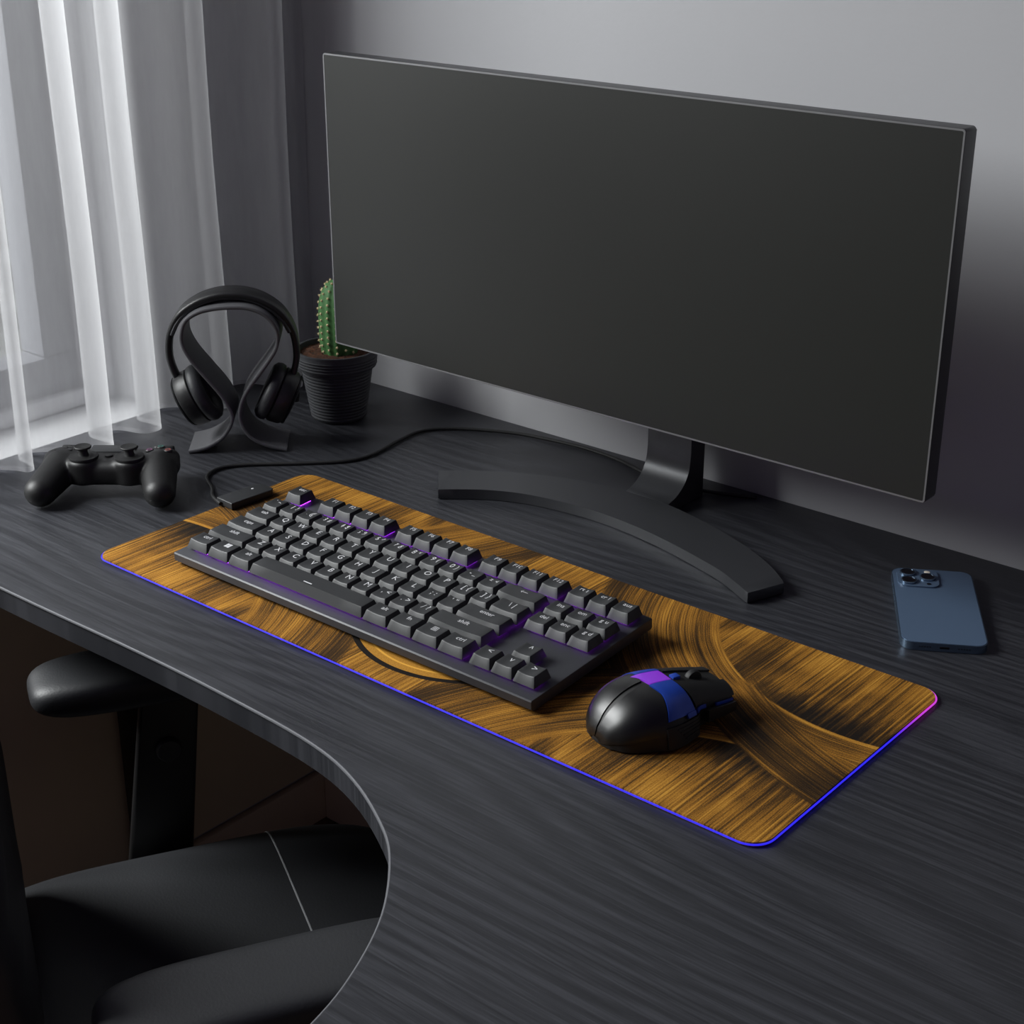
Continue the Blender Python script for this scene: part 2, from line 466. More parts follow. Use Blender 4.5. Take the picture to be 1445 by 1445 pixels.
# ------------------------------------------------------------------ mouse mat with light strip
PT = .004
pad = thing('mouse_pad', 'long gold brush-stroke desk mat with glowing blue edge strip', 'mouse pad', (0, 0, 0))
bm = BM(); prism(bm, rrect(.7965, .2965, .019, 10, .4, .15), .0002, PT, .0006, 2); obj('cloth', bm, pad_mat(), pad)
ring = [(p[0], p[1], .0024) for p in rrect(.7985, .2985, .02, 10, .4, .15)]
# finer points along the straight runs for the colour change
fine = []
for i, p in enumerate(ring):
    q = Vector(ring[(i + 1) % len(ring)]); p = Vector(p); n = max(1, int((q - p).length / .012))
    fine += [p.lerp(q, k / n) for k in range(n)]
bm = BM(); tube(bm, fine, .0008, 8, True)
strip = obj('glow_strip', bm, emit_attr_mat('edge_led', 1.45), pad)
at = strip.data.attributes.new('led', 'FLOAT_COLOR', 'POINT')
def sstep(a, b, t):
    t = max(0, min(1, (t - a) / (b - a))); return t * t * (3 - 2 * t)
for i, v in enumerate(strip.data.vertices):
    x, y = v.co.x, v.co.y
    blue = Vector((.02, .014, .62)); mag = Vector((.45, .04, .5)); dim = Vector((.05, .008, .05)); dimb = Vector((.025, .012, .09))
    c = blue.copy()
    if y > .1:
        if x > .5: c = blue.lerp(mag, sstep(.2, .27, y))
        back = sstep(.285, .298, y) * sstep(.8, .77, x)
        c = c.lerp(dim, back)
        if x < .4: c = c.lerp(dim, sstep(.1, .2, y))
    if x < .02: c = c.lerp(dimb, sstep(.01, .04, y))
    at.data[i].color = (*c, 1)
# control box clipped on the far left corner
cb = link(bpy.data.objects.new('control_box', None)); cb.parent = pad; cb.location = (.0105, .199, 0); cb.rotation_euler = (0, 0, math.radians(86))
bm = BM(); prism(bm, [(-.030, -.0135), (.026, -.0135), (.030, -.0095), (.030, .0085), (.022, .0135), (-.030, .0135)], .0042, .0125, .0014, 3)
cbm = obj('control_box', bm, M['charcoal'], pad); cbm.location = cb.location; cbm.rotation_euler = cb.rotation_euler
bpy.data.objects.remove(cb)
bm = BM(); lathe(bm, [(.0014, .0123), (.0014, .0128), (.0010, .0130)], 20, (.012, .004)); obj('button', bm, M['legend'], cbm)

cable = [(.0045, .1672, .0078), (-.0125, .1735, .0066), (-.03, .184, .0035), (-.0479, .1985, .0024), (-.0796, .2178, .0024), (-.0885, .2445, .0024), (-.0721, .2736, .0024), (-.0244, .3196, .0024), (.0095, .359, .0024), (.0165, .395, .0024), (.0078, .448, .0024), (.0075, .49, .0024),
         (.0375, .525, .0024), (.0988, .556, .0024), (.1465, .5665, .0024), (.2016, .5715, .0024), (.2553, .5655, .0024), (.2933, .554, .0024), (.34, .545, .0024), (.39, .553, .0024), (.44, .572, .0024)]
bm = BM(); tube(bm, spline(cable, 10), .0021, 10)
cab = tag(obj('cable', bm, M['rubber'], None), 'thin black cable curling from the mat control box to behind the monitor', 'cable')

# ------------------------------------------------------------------ keyboard
U = .0249
kb = thing('keyboard', 'black compact mechanical keyboard with violet backlight on the gold mat', 'keyboard', (.089, .0518, .018), (.058, 0, .0027))
bm = BM()
kx0, kx1, ky0, ky1 = -.255 * U, 18.505 * U, -.49 * U, 6.56 * U
prof = [(ky0 + .0035, -.0115), (ky0, -.0085), (ky0, -.0012), (ky0 + .0012, 0), (ky1 - .0012, 0), (ky1, -.0012), (ky1, -.010), (ky1 - .002, -.0115)]
A = [bm.verts.new((kx0, y, z)) for y, z in prof]; B = [bm.verts.new((kx1, y, z)) for y, z in prof]
n = len(prof)
for i in range(n): bm.faces.new((A[i], A[(i + 1) % n], B[(i + 1) % n], B[i]))
ea = bm.faces.new(A[::-1]); eb = bm.faces.new(B)
bmesh.ops.bevel(bm, geom=list(ea.edges) + list(eb.edges), offset=.001, segments=2, profile=.5, affect='EDGES', clamp_overlap=True)
obj('case', bm, M['case'], kb)
for sx in (1.2, 17.1):
    bm = BM(); box(bm, (sx * U - .012, ky0 + .008, -.0135), (sx * U + .012, ky0 + .014, -.0112), .0006); obj('rubber_foot', bm, M['rubber'], kb)
    bm = BM(); box(bm, (sx * U - .01, ky1 - .026, -.0220), (sx * U + .01, ky1 - .014, -.0112), .001); obj('flip_foot', bm, M['rubber'], kb)

rowsY = [0, 1, 2, 3, 4, 5.38]
KEYS = []   # (legend, x, row, width)
def row(r, x, items):
    for it in items:
        t, w = it if isinstance(it, tuple) else (it, 1)
        if t is None: x += w; continue
        KEYS.append((t, x, r, w)); x += w
row(5, 0, ['esc', (None, 1), 'F1', 'F2', 'F3', 'F4', (None, .5), 'F5', 'F6', 'F7', 'F8', (None, .5), 'F9', 'F10', 'F11', 'F12', (None, .25), 'prt sc', 'scr lk', 'pause'])
row(4, 0, ['` ~', '1 !', '2 @', '3 #', '4 $', '5 %', '6 ^', '7 &', '8 *', '9 (', '0 )', '- _', '= +', ('BACK', 2), (None, .25), 'ins', 'home', 'pg up'])
row(3, 0, [('tab', 1.5)] + list('QWERTYUIOP') + ['[ {', '] }', ('\\ |', 1.5), (None, .25), 'del', 'end', 'pg dn'])
row(2, 0, [('caps', 1.75)] + list('ASDFGHJKL') + ['; :', "' \"", ('enter', 2.25)])
row(1, 0, [('shift', 2.25)] + list('ZXCVBNM') + [', <', '. >', '/ ?', ('shift', 2.75), (None, 1.25), '^'])
row(0, 0, [('ctrl', 1.25), ('WIN', 1.25), ('alt', 1.25), ('SPACE', 6.25), ('alt', 1.25), ('fn', 1.25), ('MENU', 1.25), ('ctrl', 1.25), (None, .25), '<', 'DOWN', '>'])
HT = {0: .0122, 1: .0116, 2: .0114, 3: .0117, 4: .0122, 5: .0128}
def cap_bm(w, h, space):
    W = w * U - .0007; D = U - .0007; zb = .0030
    bm = BM(); nx = 6 if w < 3 else 10
    sl, fr, bk = .0031, .0046, .0021
    def ring_pts(x0, x1, y0, y1, z, dish):
        out = []
        for i in range(nx + 1):
            t = i / nx; out.append((x0 + (x1 - x0) * t, y0, z - dish * (1 - (2 * t - 1) ** 2)))
        for i in range(nx, -1, -1):
            t = i / nx; out.append((x0 + (x1 - x0) * t, y1, z - dish * (1 - (2 * t - 1) ** 2)))
        return out
    dish = -.0006 if space else .0011
    lo = [bm.verts.new(p) for p in ring_pts(.00035, W, .00035, D, zb, 0)]
    hi = [bm.verts.new(p) for p in ring_pts(sl, W - sl + .0003, fr, D - bk, h, dish)]
    n = len(lo)
    for i in range(n): bm.faces.new((lo[i], lo[(i + 1) % n], hi[(i + 1) % n], hi[i]))
    tops = []
    for i in range(nx):
        tops.append(bm.faces.new((hi[i], hi[i + 1], hi[n - 2 - i], hi[n - 1 - i])))
    bm.faces.new(lo[::-1])
    rim = [e for e in bm.edges if sum(f in tops for f in e.link_faces) == 1]
    corner = [e for e in bm.edges if any(set(e.verts) == {lo[k], hi[k]} for k in (0, nx, nx + 1, n - 1))]
    bmesh.ops.bevel(bm, geom=rim + corner, offset=.0008, segments=2, profile=.5, affect='EDGES', clamp_overlap=True)
    return bm
def legend_bm(t):
    if t == 'BACK':
        bm = BM(); box(bm, (-.004, -.0003, 0), (.004, .0003, .0001))
        for s in (1, -1):
            v = [bm.verts.new(p) for p in ((-.004, 0, .0001), (-.0032, 0, .0001), (-.0016, s * .0018, .0001), (-.0022, s * .0020, .0001))]; bm.faces.new(v)
        return bm
    if t == 'WIN':
        bm = BM()
        for sx in (-1, 1):
            for sy in (-1, 1): box(bm, (sx * .0018 - .0016, sy * .0018 - .0016, 0), (sx * .0018 + .0016, sy * .0018 + .0016, .0001))
        return bm
    if t == 'MENU':
        bm = BM()
        box(bm, (-.003, -.0031, 0), (.003, -.0026, .0001)); box(bm, (-.003, .0026, 0), (.003, .0031, .0001))
        box(bm, (-.003, -.0026, 0), (-.0025, .0026, .0001)); box(bm, (.0025, -.0026, 0), (.003, .0026, .0001))
        for k in (-1, 0, 1): box(bm, (-.0018, k * .0014 - .0003, 0), (.0018, k * .0014 + .0003, .0001))
        return bm
    if t == 'SPACE':
        bm = BM(); box(bm, (-.0055, -.0007, 0), (.0055, .0007, .0001)); return bm
    if t == 'DOWN': t = 'v'
    small = len(t) > 1 and ' ' not in t or t in ('prt sc', 'scr lk', 'pg up', 'pg dn')
    bm = text_bm(t, .0074 if small else .0098)
    if small and len(t) > 3:
        pass
    return bm
caps = {}
for t, kx, r, w in KEYS:
    h = HT[r]; sp = t == 'SPACE'
    ck = (w, r, sp)
    if ck not in caps:
        o = obj('key', cap_bm(w, h, sp), M['key'], kb, ang=30); caps[ck] = o.data
    else:
        o = link(bpy.data.objects.new('key', caps[ck])); o.parent = kb
    o.location = (kx * U, rowsY[r] * U, 0)
    lb = legend_bm(t)
    l = obj('legend', lb, M['legend'], o, smooth=False)
    xs = [v.co.x for v in l.data.vertices]; wid = max(xs) - min(xs); room = w * U - .0082
    s = min(1, room / wid)
    cx = w * U / 2; wide = w > 1.2
    if sp: l.location = (cx, U * .30, h + .00065)
    else: l.location = (cx, U * .66 if r != 5 else U * .70, h - .00088)
    l.scale = (s, s if s > .75 else .75 ** .5 * 1, 1)
    bm = BM(); m_ = .0047
    v = [bm.verts.new(p) for p in ((m_, m_, .0003), (w * U - m_, m_, .0003), (w * U - m_, U - m_, .0003), (m_, U - m_, .0003))]; bm.faces.new(v)
    e = obj('backlight', bm, M['led'], o, smooth=False)

# ------------------------------------------------------------------ monitor
MX0, MX1, MY, MZ0, MZ1 = -.0246, .726, .378, .1358, .4654
mon = thing('monitor', 'wide flat black monitor switched off on an arc-shaped stand', 'monitor', (0, 0, 0))
def vprism(pts_xz, ya, yb, bev):
    bm = BM(); prism(bm, [(p[0], p[1]) for p in pts_xz], 0, 1, 0)
    for v in bm.verts: v.co = Vector((v.co.x, yb + (ya - yb) * v.co.z, v.co.y))
    if bev:
        es = [e for e in bm.edges if abs(e.verts[0].co.y - e.verts[1].co.y) < 1e-6]
        bmesh.ops.bevel(bm, geom=es, offset=bev, segments=2, profile=.5, affect='EDGES', clamp_overlap=True)
    return bm
cx, cz = (MX0 + MX1) / 2, (MZ0 + MZ1) / 2; mw, mh = MX1 - MX0, MZ1 - MZ0
obj('panel_shell', vprism(rrect(mw, mh, .003, 5, cx, cz), MY + .0008, MY + .021, .0012), M['monitor'], mon)
# thin bright rim round the screen
bm = BM(); t_ = .0019
o_ = rrect(mw - .0006, mh - .0006, .003, 5, cx, cz); i_ = rrect(mw - 2 * t_, mh - 2 * t_, .0015, 5, cx, cz)
ov = [bm.verts.new((p[0], MY + .0004, p[1])) for p in o_]; iv = [bm.verts.new((p[0], MY + .0004, p[1])) for p in i_]
ob = [bm.verts.new((p[0], MY + .0012, p[1])) for p in o_]; ib = [bm.verts.new((p[0], MY + .0012, p[1])) for p in i_]
n = len(ov)
for i in range(n):
    j = (i + 1) % n
    bm.faces.new((ov[i], ov[j], iv[j], iv[i])); bm.faces.new((ob[i], ib[i], ib[j], ob[j])); bm.faces.new((ov[i], ob[i], ob[j], ov[j])); bm.faces.new((iv[i], iv[j], ib[j], ib[i]))
obj('bezel', bm, M['bezel'], mon)
obj('screen', vprism(rrect(mw - 2 * t_ - .0002, mh - 2 * t_ - .0002, .0015, 5, cx, cz), MY + .0006, MY + .0014, 0), M['screen'], mon)
# rear housing that swells towards the neck
bm = BM(); box(bm, (cx - .15, MY + .0205, cz - .10), (cx + .15, MY + .05, cz + .10), .012, 4); hs = obj('rear_housing', bm, M['monitor'], mon)
bm = BM(); box(bm, (cx - .06, MY + .049, cz - .055), (cx + .07, .5145, cz + .035), .008, 3); obj('neck_mount', bm, M['monitor'], mon)
# neck: flat upright that curves forward into the base
NX0, NX1 = .3305, .3885
front_ = [(.5135, .29), (.5135, .075), (.5132, .055), (.512, .044), (.509, .035), (.503, .0265), (.495, .020), (.486, .0155), (.474, .0126)]
fr_ = [(p.x, p.y) for p in spline([(a, b, 0) for a, b in front_], 4)]
bm = BM(); prism(bm, fr_ + [(.474, .001), (.5405, .001), (.5405, .29)], NX0, NX1, 0)
for v in bm.verts: v.co = Vector((v.co.z, v.co.x, v.co.y))
bmesh.ops.bevel(bm, geom=[e for e in bm.edges if abs(e.verts[0].co.x - e.verts[1].co.x) < 1e-6], offset=.0013, segments=2, profile=.5, affect='EDGES', clamp_overlap=True)
obj('neck', bm, M['foot'], mon, ang=30)
# arc base
out_ = spline([(.129, .386), (.17, .418), (.22, .446), (.28, .468), (.345, .477), (.41, .468), (.47, .4505), (.52, .43), (.56, .407), (.588, .384)], 6)
inn_ = spline([(.167, .3435), (.21, .377), (.257, .397), (.322, .4065), (.385, .4035), (.45, .3905), (.518, .370), (.545, .3575), (.5725, .3425)], 6)
bm = BM(); prism(bm, [(p.x, p.y) for p in out_] + [(p.x, p.y) for p in inn_[::-1]], .0008, .0125, .0012, 2); obj('arc_base', bm, M['foot'], mon, ang=30)

# ------------------------------------------------------------------ headphone stand and headphones
HO = (-.137, .32, 0); HA = math.atan2(.69, .724)
sp_ = [(-.0595, .0022), (-.047, .0045), (-.034, .009), (-.0185, .019), (-.008, .034), (-.0052, .046), (-.0085, .057), (-.0165, .073), (-.0315, .0935), (-.0475, .1155), (-.0560, .133), (-.0572, .1475), (-.0515, .1635), (-.037, .1735), (-.019, .178), (0, .1795),
       (.020, .1785), (.0375, .172), (.049, .1605), (.0540, .1465), (.0520, .130), (.0425, .1145), (.0305, .0985), (.0175, .0815), (.0085, .066), (.0040, .050), (.0055, .036), (.0135, .021), (.0265, .0115), (.041, .006), (.0570, .0022)]
st = thing('headphone_stand', 'grey bent ribbon stand holding the black headphones', 'headphone stand', HO, (0, 0, HA))
bm = BM(); ribbon(bm, [(p.x, p.y) for p in spline([(a, b, 0) for a, b in sp_], 5)], -.033, .033, .0042); obj('ribbon', bm, M['stand'], st, ang=50)
hp = thing('headphones', 'black over-ear headphones hanging on the grey ribbon stand', 'headphones', HO, (0, 0, HA))
bp = [(-.0655, .074), (-.0745, .098), (-.0775, .118), (-.0735, .143), (-.0605, .166), (-.040, .181), (-.018, .1885), (-.001, .1900), (.017, .1885), (.038, .181), (.0575, .166), (.0695, .144), (.0730, .118), (.0705, .098), (.0625, .074)]
bpath = spline([(a, b, 0) for a, b in bp], 8)
nn = len(bpath)
d0 = []; d1 = []
for i in range(nn):
    s_ = i / (nn - 1); k = math.sin(PI * s_); hw = .0075 + .0105 * sstep(.35, .95, k)
    d0.append(-hw); d1.append(hw)
bm = BM(); ribbon(bm, [(p.x, p.y) for p in bpath], d0, d1, .0075, .0025); hb = obj('headband', bm, M['black'], hp, ang=60)
cp = [p for i, p in enumerate(bpath) if .22 < i / (nn - 1) < .78]
bm = BM(); ribbon(bm, [(p.x * .975, p.y - .0035) for p in cp], -.0165, .0165, .0045, .002); obj('headband_padding', bm, M['leather'], hb, ang=60)
for s in (-1, 1):
    c0 = Vector((-.049 if s < 0 else .0485, 0, .0625)); tl = math.radians(26)
    nrm = Vector((-s * math.cos(tl), 0, math.sin(tl)))      # towards the ribbon
    Mx = nrm.to_track_quat('Z', 'Y').to_matrix().to_4x4(); Mx.translation = c0
    def placed(prof, n=40, sq=1.0):
        bm = BM(); lathe(bm, prof, n)
        for v in bm.verts: v.co = Mx @ Vector((v.co.x * 1.0, v.co.y * sq, v.co.z))
        return bm
    ec = obj('ear_cup', placed([(.012, -.0205), (.022, -.0200), (.030, -.0175), (.0335, -.012), (.0345, -.004), (.0345, .0015), (.033, .003)]), M['black'], hp, ang=40)
    obj('ear_cushion', placed([(.032, .003), (.0355, .0045), (.0365, .0095), (.0350, .0150), (.0305, .0185), (.0245, .0180), (.021, .0145), (.020, .010)]), M['leather'], ec, ang=60)
    obj('accent_ring', placed([(.0300, -.0178), (.0308, -.0184), (.0318, -.0165), (.0310, -.0160)]), M['chrome'], ec)
    # arm from the band down over the cup
    e0 = Vector((bp[0][0] if s < 0 else bp[-1][0], 0, .076)); e1 = c0 - nrm * .0195
    bm = BM(); tube(bm, spline([e0 + Vector((0, 0, .012)) + Vector((-s * -.002, 0, 0)), e0, e0.lerp(e1, .5) + Vector((s * .003, 0, -.001)), e1], 6), [.005] * 12 + [.0065] * 7, 12)
    obj('yoke', bm, M['black'], hp)

# ------------------------------------------------------------------ potted cactus
cc = thing('potted_cactus', 'small green cactus with pale spines in a ribbed dark grey pot', 'potted plant', (-.1163, .4655, 0))
prof = [(.026, .0004), (.0325, .0006), (.034, .003)]
H = .092; zz = .004
while zz < .066:
    r = .034 + (zz / .066) * .0105
    prof += [(r + .0006, zz), (r + .0009, zz + .0014), (r + .0001, zz + .0032)]; zz += .0043
prof += [(.0452, .0685), (.0498, .0695)]
zz = .071
while zz < .086:
    r = .0500 + (zz - .07) * .09
    prof += [(r, zz), (r + .0008, zz + .0012), (r, zz + .0026)]; zz += .0038
prof += [(.0522, .0895), (.0518, .0915), (.0500, .092), (.0482, .0912), (.0475, .088), (.0470, .080)]
bm = BM(); lathe(bm, prof, 64, cap=False); bm.faces.new([v for v in bm.verts[:64]][::-1]); obj('pot', bm, M['pot'], cc, ang=50)
bm = BM(); bmesh.ops.create_circle(bm, cap_ends=False, segments=48, radius=.0476)
bm.free(); bm = BM(); R_ = []
for k in range(14):
    r = .0474 * (k + 1) / 14
    R_.append([bm.verts.new((r * math.cos(2 * PI * i / 48), r * math.sin(2 * PI * i / 48), .0850 + .0022 * mnoise.noise((r * math.cos(2 * PI * i / 48) * 260, r * math.sin(2 * PI * i / 48) * 260, 1)) + .0025 * (1 - (k / 13) ** 2))) for i in range(48)])
c_ = bm.verts.new((0, 0, .088))
for i in range(48): bm.faces.new((c_, R_[0][i], R_[0][(i + 1) % 48]))
for a, b in zip(R_, R_[1:]):
    for i in range(48): bm.faces.new((a[i], b[i], b[(i + 1) % 48], a[(i + 1) % 48]))
obj('soil', bm, M['soil'], cc)
bm = BM(); n = 72; NR = 14; R_ = []; sp_bm = BM()
CXo, CYo = .0035, .003
for k in range(25):
    t = k / 24; z = .082 + .098 * t
    r = .0238 * (math.sin(PI * (.16 + .84 * t) ** .9) ** .55 if t < 1 else 0) 
    r = .0242 * min(1, (.90 + t * .5)) * math.sqrt(max(0, 1 - max(0, (t - .4) / .6) ** 3.2))
    R_.append([bm.verts.new((CXo + (r * (1 + (.035) * math.cos(NR * 2 * PI * i / n))) * math.cos(2 * PI * i / n), CYo + (r * (1 + (.035) * math.cos(NR * 2 * PI * i / n))) * math.sin(2 * PI * i / n), z)) for i in range(n)] if r > .0008 else None)
    if 2 <= k <= 23 and r > .003:
        for q in range(NR):
            if (k + q) % 2: continue
            a = 2 * PI * q / NR; d = Vector((math.cos(a), math.sin(a), .25 + .9 * max(0, t - .5))).normalized()
            p0 = Vector((CXo + r * 1.035 * math.cos(a), CYo + r * 1.035 * math.sin(a), z))
            ellipsoid(sp_bm, p0, (.0015, .0015, .0016), None, 8, 5)
            for w in range(6):
                dd = (d + Vector((random.uniform(-.8, .8), random.uniform(-.8, .8), random.uniform(-.8, .8)))).normalized()
                tube(sp_bm, [p0, p0 + dd * .0032], [.00028, .00006], 4)
R_ = [r for r in R_ if r]
for a, b in zip(R_, R_[1:]):
    for i in range(n): bm.faces.new((a[i], a[(i + 1) % n], b[(i + 1) % n], b[i]))
tp = bm.verts.new((CXo, CYo, .1802))
for i in range(n): bm.faces.new((R_[-1][i], R_[-1][(i + 1) % n], tp))
cb_ = obj('cactus_body', bm, M['cactus'], cc); obj('spines', sp_bm, M['spine'], cb_)

# ------------------------------------------------------------------ game controller
gc = thing('game_controller', 'black wireless gamepad with two thumbsticks lying on the desk', 'game controller', (-.1255, .1155, 0), (0, 0, math.radians(39)))
bm = BM()
box(bm, (-.045, -.0115, .0130), (.045, .046, .0420), .011, 4)
for s in (-1, 1):
    capsule(bm, (s * .052, .026, .0285), (s * .056, .018, .0285), .0225, .0225, 3, .72)
    capsule(bm, (s * .0545, .014, .0275), (s * .0660, -.0360, .0185), .0215, .0180, 16, .95)
    bm2 = None
    lathe(bm, [(.0195, .016), (.0195, .040), (.0175, .0435)], 28, (s * .0258, .0045))
    ellipsoid(bm, (s * .054, .024, .036), (.0235, .022, .0098))
    box(bm, (s * .053 - .014, .036, .020), (s * .053 + .014, .054, .038), .006, 3)
body = obj('body', remesh(bm, .0016, 16, .6), M['black_soft'], gc, ang=80)
for s in (-1, 1):
    bm = BM(); lathe(bm, [(.0150, .0405), (.0165, .0445), (.0160, .0462), (.0120, .0458), (.0060, .0470), (.0050, .0500), (.0050, .0535), (.0080, .0547), (.0094, .0554), (.0097, .0568), (.0090, .0576), (.0072, .0572), (.001, .0567)], 32, (s * .0258, .0035))
    obj('thumbstick', bm, M['rubber'], gc, ang=40)
bm = BM(); zt = .0445
box(bm, (-.054 - .0032, .0135, zt - .002), (-.054 + .0032, .0335, zt + .0018), .001); box(bm, (-.064, .0235 - .0032, zt - .002), (-.044, .0235 + .0032, zt + .0016), .001)
obj('direction_pad', bm, M['black'], gc)
for dx, dy, cl in ((0, .0105, '#3f7d72'), (0, -.0105, '#4a5f9a'), (-.0105, 0, '#8a4f7a'), (.0105, 0, '#a5504a')):
    bm = BM(); lathe(bm, [(.0048, zt - .003), (.0048, zt + .0012), (.0042, zt + .0018)], 24, (.054 + dx, .0235 + dy)); bt = obj('action_button', bm, M['black'], gc, ang=40)
    bm = BM(); lathe(bm, [(.0030, zt + .0017), (.0030, zt + .00195), (.0022, zt + .00195), (.0022, zt + .0017)], 20, (.054 + dx, .0235 + dy), cap=False); obj('button_mark', bm, mat('mark_' + cl[1:], srgb(cl), .5), bt)
bm = BM(); box(bm, (-.026, .0235, .040), (.026, .045, .0436), .002, 2); obj('touchpad', bm, M['charcoal'], gc)
bm = BM(); lathe(bm, [(.0045, .0405), (.0045, .0436), (.0035, .0440)], 24, (0, .0125)); obj('home_button', bm, M['rubber'], gc)
bm = BM(); box(bm, (-.006, .0026, .030), (.006, .0045, .0325), .0006); obj('headset_port', bm, M['rubber'], gc)
for s in (-1, 1):
    bm = BM(); box(bm, (s * .053 - .012, .050, .031), (s * .053 + .012, .0565, .0395), .003, 3); obj('shoulder_button', bm, M['black'], gc)
    bm = BM(); box(bm, (s * .053 - .011, .050, .017), (s * .053 + .011, .0585, .0285), .004, 3); obj('trigger', bm, M['black'], gc)

# ------------------------------------------------------------------ smartphone (face down)
ph = thing('smartphone', 'slate blue smartphone lying face down with three camera lenses', 'smartphone', (.7213, .4435, .0004), (0, 0, math.radians(30.9)))
PW, PL, PTh = .0781, .1605, .0078
def slab(w, l, r, z0, z1, bev, seg=3, cx=0, cy=0): return prism(BM(), rrect(w, l, r, 10, cx, cy), z0, z1, bev, seg)
fr = obj('frame', slab(PW, PL, .0118, 0, PTh, .0011), M['phone_frame'], ph, ang=40)
obj('back_glass', slab(PW - .002, PL - .002, .0110, PTh - .0004, PTh + .0003, .0003), M['phone'], ph, ang=40)
bx, by = -PW / 2 + .0245, PL / 2 - .0245
cbp = obj('camera_bump', slab(.0395, .0395, .0095, PTh, PTh + .0019, .0007, 3, bx, by), M['phone'], ph, ang=40)
for lx, ly in ((-.0092, .0092), (-.0092, -.0092), (.0094, 0)):
    bm = BM(); lathe(bm, [(.0080, PTh + .0018), (.0080, PTh + .0034), (.0074, PTh + .0039), (.0066, PTh + .0039), (.0066, PTh + .0034)], 36, (bx + lx, by + ly), cap=False)
    ln = obj('lens_ring', bm, M['phone_frame'], cbp, ang=40)
    bm = BM(); lathe(bm, [(.0067, PTh + .0030), (.0067, PTh + .0035), (.003, PTh + .0037)], 36, (bx + lx, by + ly)); obj('lens', bm, M['lens'], cbp)
bm = BM(); lathe(bm, [(.0030, PTh + .0018), (.0030, PTh + .0022), (.0022, PTh + .0024)], 24, (bx + .0098, by + .0135)); obj('flash', bm, M['flash'], cbp)
bm = BM(); lathe(bm, [(.0022, PTh + .0018), (.0022, PTh + .0021)], 24, (bx + .0098, by - .0135)); obj('depth_sensor', bm, M['lens'], cbp)
yb = -PL / 2
bm = BM(); box(bm, (-.0045, yb - .0002, .0026), (.0045, yb + .001, .0052), .0008); obj('charging_port', bm, M['lens'], ph)
bm = BM()
for s in (-1, 1):
    for k in range(5): box(bm, (s * .0175 + (k - 2) * .0024 - .0006, yb - .0002, .0033), (s * .0175 + (k - 2) * .0024 + .0006, yb + .001, .0045), .0003)
obj('speaker_holes', bm, M['lens'], ph)
for yy, ln in ((.046, .006), (.031, .011), (.016, .011)):
    bm = BM(); box(bm, (-PW / 2 - .0005, yy - ln / 2, .0026), (-PW / 2 + .001, yy + ln / 2, .0052), .0006); obj('side_button', bm, M['phone_frame'], ph)

# ------------------------------------------------------------------ gaming mouse
MA = math.atan2(-.32, .947)
mo = thing('gaming_mouse', 'black gaming mouse with deep blue panels on the gold mat', 'computer mouse', (.617, .0405, PT), (0, 0, MA))
ML = .1225
def lerp_tab(tab, t):
    for (a, va), (b, vb) in zip(tab, tab[1:]):
        if t <= b:
            s = sstep(0, 1, (t - a) / (b - a)) if False else (t - a) / (b - a)
            return va + (vb - va) * s
    return tab[-1][1]
def smooth_tab(tab, t, d=.035):
    return sum(lerp_tab(tab, min(1, max(0, t + k * d / 3))) for k in range(-3, 4)) / 7
HTAB = [(0, .006), (.02, .014), (.06, .0225), (.12, .0300), (.2, .0365), (.3, .0410), (.42, .0430), (.55, .0415), (.7, .0375), (.85, .0325), (1, .0275)]
WR = [(0, .006), (.02, .017), (.06, .0255), (.12, .0320), (.22, .0385), (.35, .0415), (.48, .0400), (.6, .0355), (.72, .0325), (.85, .0315), (.95, .0300), (1, .0280)]
WL = [(0, .006), (.02, .017), (.06, .0255), (.12, .0320), (.22, .0370), (.35, .0380), (.5, .0360), (.65, .0345), (.8, .0340), (.95, .0325), (1, .0300)]
BZ = [(0, .0015), (.55, .0015), (.68, .0025), (.8, .0045), (1, .0065)]
def S(t, phi, off=0):
    """t 0..1 rear to front, phi 0..1 from the left hem over the top to the right hem"""
    h = smooth_tab(HTAB, t) if t > .03 else lerp_tab(HTAB, t)
    a = PI * (1 - phi); c, s = math.cos(a), math.sin(a)
    w = (smooth_tab(WR, t) if c > 0 else smooth_tab(WL, t)) if t > .03 else (lerp_tab(WR, t) if c > 0 else lerp_tab(WL, t))
    e = .62
    xx = math.copysign(abs(c) ** e, c) * w; zs = abs(s) ** .72
    zb = lerp_tab(BZ, t)
    # right flank pinches in above the hem ahead of the palm
    if c > 0: xx *= 1 + .13 * (1 - zs) * sstep(.22, .42, t) * (1 - sstep(.62, .69, t)) - .13 * (1 - zs) * sstep(.62, .69, t)
    z = zb + (h - zb) * zs
    p = Vector((xx, t * ML, z))
    if off:
        n = Vector((c, 0 if t > .12 else -(1 - t / .12) * .9, s)).normalized(); p += n * off
    return p
